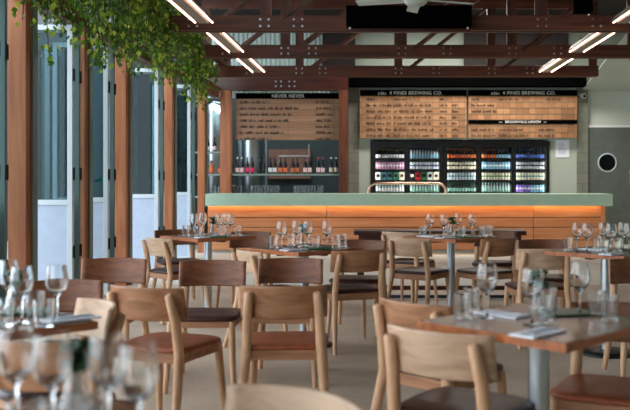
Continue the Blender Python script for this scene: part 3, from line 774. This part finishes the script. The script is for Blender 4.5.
# ------------------------------------------------------------------ chairs
def make_chair(tan=False, pale=False):
    r = empty('dining_chair', (0, 0, 0))
    # cushion : rounded square, slightly domed
    s = MB(); n = 28; prof = [(.97, .0), (1.0, .008), (.985, .02), (.9, .027), (.4, .022), (0, .02)]
    vs = []
    for (k, z) in prof[:-1]:
        for i in range(n):
            a = 2 * PI * i / n; c, q = math.cos(a), math.sin(a); e = .38
            x = .212 * math.copysign(abs(c) ** e, c) * k; y = .205 * math.copysign(abs(q) ** e, q) * k
            if y > 0: x *= 1.04
            vs.append((x, y + .0, .425 + z))
    fs = []
    for j in range(len(prof) - 2):
        for i in range(n): fs.append((j * n + i, j * n + (i + 1) % n, (j + 1) * n + (i + 1) % n, (j + 1) * n + i))
    vs.append((0, 0, .425 + .02)); c_ = len(vs) - 1; j = len(prof) - 2
    for i in range(n): fs.append((j * n + i, j * n + (i + 1) % n, c_))
    fs.append(tuple(reversed(range(n)))); s.add(vs, fs, 0, True)
    s.build('seat', M['leather_tan'] if tan else M['leather'], r)
    f = MB()
    f.box(-.19, .19, -.20, -.175, .375, .425).box(-.19, .19, .165, .19, .385, .425).box(-.195, -.17, -.19, .18, .375, .425).box(.17, .195, -.19, .18, .375, .425)
    f.build('seat_frame', M['oak'], r, .004)
    for sx in (-1, 1):
        MB().tube([(sx * .205, .215, .0), (sx * .193, .192, .2), (sx * .182, .17, .42)], [.015, .019, .022], 10).build('leg', M['oak_leg'], r)
        MB().tube([(sx * .222, -.305, 0), (sx * .202, -.24, .22), (sx * .185, -.195, .42), (sx * .178, -.215, .58), (sx * .168, -.255, .715), (sx * .167, -.258, .722)], [.016, .022, .025, .024, .021, .01], 10).build('leg', M['oak_leg'], r)
    # curved backrest, front face browner, its shade put into the colour
    b = MB(); N = 16; W = .212; t = .012
    def P(u, v, side):
        x = W * u; yb = -.24 + .075 * u * u - .03 * v; z = .585 + .165 * v - .003 * (u * u) * (1 if v > .5 else -1)
        nx = -2 * .075 * u / W; L = math.hypot(nx, 1)
        return (x + side * t / 2 * nx / L, yb + side * t / 2 / L, z)
    V = [0, .06, .5, .94, 1]
    vf = [P(-1 + 2 * i / N, v, 1) for v in V for i in range(N + 1)]; vb_ = [P(-1 + 2 * i / N, v, -1) for v in V for i in range(N + 1)]
    q = N + 1; ff = []; fb = []; fe = []; o = len(vf)
    for j in range(len(V) - 1):
        for i in range(N):
            a = j * q + i
            ff.append((a + 1, a, a + q, a + q + 1)); fb.append((o + a, o + a + 1, o + a + q + 1, o + a + q))
        a = j * q; fe.append((a, o + a, o + a + q, a + q)); a = j * q + N; fe.append((a, a + q, o + a + q, o + a))
    for i in range(N):
        fe.append((i, i + 1, o + i + 1, o + i)); a = (len(V) - 1) * q + i; fe.append((a, o + a, o + a + 1, a + 1))
    b.add(vf + vb_, ff, 1, True); k0 = 0
    for f_ in fb: b.f.append(f_); b.mi.append(0); b.sm.append(True)
    for f_ in fe: b.f.append(f_); b.mi.append(0); b.sm.append(False)
    b.build('backrest', [M['lit_pale_oak'], M['lit_pale_oak']] if pale else [M['oak'], M['shaded_oak']], r)  # pale copy carries window light, browner front carries shade, both as colour
    return r
protoD = make_chair(False); protoT = make_chair(True); protoP = make_chair(False, True); used = {}
def chair(px, ppm, face, label, tan=False, group='oak dining chairs'):
    x, y = at(px, ppm)
    pr = {True: protoT, False: protoD, 2: protoP}[tan]
    o = pr if tan not in used else copy_tree(pr); used[tan] = 1
    a = math.radians(face); rz = a - PI / 2
    # back top sits at local (0,-.26)
    dx, dy = math.cos(a) * .25, math.sin(a) * .25
    o.location = (x + dx, y + dy, 0); o.rotation_euler = (0, 0, rz)
    tag(o, label, 'chair', group); return o
CH = [
 (283, 204, 92, 'oak dining chair at centre front seen squarely from behind, tan seat', True),
 (214.5, 154, -90, 'oak dining chair facing the camera with brown backrest, left of the centre front chair', False),
 (117, 150, -90, 'brown backed chair facing the camera in front of the third timber post', False),
 (140, 206, 70, 'oak chair seen from behind at left with tan seat turned to the right', True),
 (292, 150, -92, 'brown backed chair facing the camera directly behind the centre front chair', False),
 (243, 135, 33, 'pale backed chair turned right at the left corner of the middle table', 2),
 (252, 99, -100, 'far chair behind the middle table at the right of the back left table', False),
 (154, 111, 46, 'pale backed chair turned right at the left of the back left table', 2),
 (174, 95, -65, 'chair behind the back left table nearest the folding doors', False),
 (361, 135, 112, 'brown chair seen from behind turned left at the right of the middle table', False),
 (363, 115, -100, 'chair facing the camera behind the one at the right of the middle table', False),
 (398, 100, 60, 'pale chair farthest left at the back centre table', 2),
 (407, 112, 58, 'pale backed chair in front left of the back centre table', 2),
 (503, 112, 122, 'brown oak chair seen from behind at the right of the back centre table', False),
 (495, 97, -100, 'chair farthest right behind the back centre table', False),
 (546, 132, 97, 'pale backed chair seen from behind left of the back right table', 2),
 (540, 114, -85, 'chair hidden behind the pale backed chair left of the back right table', False),
 (640, 151, -95, 'red brown backed chair cut by the right frame edge', False),
 (431, 290, 56, 'large pale backed chair close to the camera at the right front table', 2),
 (406, 234, 45, 'brown chair behind the large pale backed chair near the right front table', False),
 (622, 236, -115, 'chair tucked under the far side of the right front table with tan seat', True),
 (106, 234, 216, 'pale lit chair at left turned toward the right, behind the left front table', 2),
 (36, 310, 87, 'dark chair close to the camera at the left front table', False),
 (62, 192, -80, 'brown chair behind the glasses of the left front table', False),
 (306, 405, 235, 'blurred pale chair top at the bottom centre edge', 2),
]
for a in CH: chair(a[0], a[1], a[2], a[3], a[4])

# ------------------------------------------------------------------ tables
def make_table():
    r = empty('dining_table', (0, 0, 0)); h = .315
    box('tabletop', -h, h, -h, h, .718, .75, [M['table']], r, .004)
    e = MB(); t = .004
    e.box(-h - t, h + t, -h - t, -h, .72, .748).box(-h - t, h + t, h, h + t, .72, .748).box(-h - t, -h, -h, h, .72, .748).box(h, h + t, -h, h, .72, .748)
    e.build('edge_band', M['table_edge'], r)
    MB().tube([(0, 0, .02), (0, 0, .70)], .038, 20).build('pole', M['steel'], r)
    s = MB(); s.bar((-.25, 0, .71), (.25, 0, .71), .05, .016); s.bar((0, -.25, .71), (0, .25, .71), .05, .016); s.build('top_bracket', M['black_metal'], r)
    MB().lathe([(0, 0), (.22, 0), (.225, .008), (.1, .02), (.05, .03), (0, .03)], 28).build('base', M['black_metal'], r)
    return r
tb0 = make_table()
def make_wine_glass():
    t = .0012
    prof = [(0, 0), (.0355, 0), (.036, .0), (.036, .002), (.0355, .0022), (.008, .007), (.0042, .02), (.004, .085), (.012, .095), (.032, .115), (.040, .140), (.039, .165), (.0336, .2), (.033, .2044), (.033, .205),
            (.033 - t, .205), (.033 - t, .2044), (.0336 - t, .2), (.039 - t, .165), (.040 - t, .14), (.032 - t, .117), (.012, .098), (0, .096)]
    return MB().lathe(prof, 20).build('wine_glass', M['clear'])
wg0 = make_wine_glass(); tm0 = make_tumbler('tumbler', .037, .095, 18)
def make_vase():
    r = empty('sprig_vase', (0, 0, 0)); MB().lathe(hard([(0, 0), (.032, 0), (.036, .03), (.022, .08), (.018, .11), (.016, .11), (.02, .08), (.034, .03), (.03, .004), (0, .004)]), 16).build('vase', M['clear'], r)
    f = MB(); rs = random.Random(3)
    for k in range(40):
        a = rs.uniform(0, 2 * PI); rr = rs.uniform(0, .03); add_leaf(f, Vector((rr * math.cos(a), rr * math.sin(a), rs.uniform(.13, .18))), .03)
    for k in range(3): f.tube([(0, 0, .01), (.012 * math.cos(k * 2.1), .012 * math.sin(k * 2.1), .15)], .002, 5)
    f.build('sprig', M['leafy'], r); return r
vs0 = make_vase()
def make_menu():
    r = empty('table_menu', (0, 0, 0)); box('cover', -.1, .1, -.15, .15, 0, .006, M['green_menu'], r); return r
mn0 = box('table_menu', -.075, .075, -.1, .1, 0, .008, M['green_menu'], None, .002)
def make_napkin():
    r = empty('napkin_set', (0, 0, 0)); box('napkin', -.05, .05, -.1, .1, 0, .008, M['paper'], r, .003)
    MB().box(-.02, -.008, -.09, .02, .008, .011).box(-.024, -.004, .02, .06, .008, .011).build('fork', M['steel'], r)
    MB().box(.008, .02, -.09, .0, .008, .011).box(.008, .024, 0, .09, .008, .0105).build('knife', M['steel'], r)
    return r
nk0 = make_napkin()
first = {}
def inst(key, proto, loc, rz, label, cat, group):
    o = proto if key not in first else (copy_tree(proto)); first[key] = 1
    o.location = loc; o.rotation_euler = (0, 0, rz); tag(o, label, cat, group); return o
ORD = ['leftmost', 'second from left', 'third from left', 'fourth from left', 'fifth from left', 'sixth from left', 'seventh from left']
def table(px, ppm, rz, nm, wines_, tums, vase=None, menu=None, naps=()):
    x, y = at(px, ppm)
    T = inst('t', tb0, (x, y, 0), math.radians(rz), 'square wooden table on steel pole, the ' + nm, 'table', 'square dining tables')
    def place(q):  # q = (pixel x, depth offset from the table centre)
        yy = y + q[1]; return ((q[0] - 378) * yy / F, yy, .7505)
    for k, q in enumerate(sorted(wines_)):
        inst('w', wg0, place(q), 0, 'stemmed wine glass, %s on the %s' % (ORD[k], nm), 'wine glass', 'wine glasses on the ' + nm)
    for k, q in enumerate(sorted(tums)):
        inst('g', tm0, place(q), 0, 'short water tumbler, %s on the %s' % (ORD[k], nm), 'tumbler', 'tumblers on the ' + nm)
    if vase: inst('v', vs0, place(vase), 0, 'little vase with dark green sprig on the ' + nm, 'vase', 'vases on the tables')
    if menu: inst('m', mn0, place(menu), math.radians(rz + 60), 'green menu lying flat on the ' + nm, 'menu', 'green menus')
    for k, q in enumerate(naps):
        inst('n', nk0, place(q), math.radians(rz + (0 if k % 2 else 90)), 'white napkin with cutlery, %s on the %s' % (['first', 'second', 'third'][k] + ' from left', nm), 'napkin', 'napkins with cutlery')
table(208, 107, 45, 'back left table', [(194, -.05), (203, .12), (219, -.1), (226, .1), (231, .0)], [(186, 0), (199, -.18), (223, .2), (238.5, .02)], (213, .0), (216, -.22), [(206, -.28)])
table(304, 130, 45, 'middle table', [(281.5, -.1), (297, .08), (308, .02), (327, -.05)], [(274, -.02), (291, .2), (316, -.1), (336, .04), (343, .1)], (303, .16), (318, -.12), [(294, -.25)])
table(451, 108, 45, 'back centre table', [(430, 0), (444, -.1), (458, .12), (472, -.04)], [(423, .04), (446, .22), (462, -.1), (482, .05), (489, .1)], (452, .04), (470, -.14), [(446, -.28), (428, -.08)])
table(606, 136, 45, 'back right table', [(577, 0), (587, -.1), (603, .1), (611, -.15), (623, .05), (629, -.1)], [(568, .02), (597, .22), (604, -.22), (617, -.02)], None, (640, .0), [(612, -.32), (592, .05)])
table(539, 270, 45, 'right front table', [(487, .05), (532, -.1), (580, .12)], [(463, .05), (472, .2), (546, -.05), (548, .2), (597, .1), (609, .0)], (538, .1), (566, .16), [(538, -.28), (502, .12)])
table(-24, 271, 45, 'left front table', [(22, -.05), (57, .0), (8, .2)], [(35, .1), (4, -.1), (44, -.12)], (14, .12), (30, .2), [(70, .02)])
table(14, 520, 45, 'nearest table at the bottom left corner', [(16, .16), (52, .1), (108, .1), (138, .0)], [(26, .0), (60, .02), (92, .24)], (76, .2), None, [(120, .12)])

# ------------------------------------------------------------------ light
w = bpy.data.worlds.new('world'); SC.world = w; w.use_nodes = True; nt = w.node_tree
bg = nt.nodes['Background']; bg.inputs['Color'].default_value = (.82, .91, 1.0, 1); bg.inputs['Strength'].default_value = 1.6
# added fill lights without fittings brighten the brew room and fridge wall
def lamp(name, loc, power, size, rgb, rot=(0, 0, 0), sy=None):
    l = bpy.data.lights.new(name, 'AREA'); l.energy = power; l.size = size; l.color = rgb
    if sy: l.shape = 'RECTANGLE'; l.size_y = sy
    o = bpy.data.objects.new(name, l); COL.objects.link(o); o.location = loc; o.rotation_euler = rot; return o
lamp('brewroom_fill', (-2.4, 18.2, 4.3), 28, 1.5, (.8, .95, 1))
lamp('bar_fill', (1.8, 15.2, 4.3), 75, 3.5, (1, .95, .88), sy=.6)

# ------------------------------------------------------------------ camera
cam = bpy.data.cameras.new('camera'); co = bpy.data.objects.new('camera', cam); COL.objects.link(co)
co.location = (0, 0, CAMH); co.rotation_euler = (PI / 2, 0, 0)
cam.sensor_width = 36; cam.lens = F * 36 / 630
cam.shift_x = (315 - 378) / 630; cam.shift_y = (180 - 205) / 630
cam.dof.use_dof = True; cam.dof.focus_distance = 8.0; cam.dof.aperture_fstop = 2.6
cam.clip_end = 200
SC.camera = co
SC.view_settings.view_transform = 'Standard'; SC.view_settings.look = 'None'; SC.view_settings.gamma = 1; SC.view_settings.exposure = 1.5
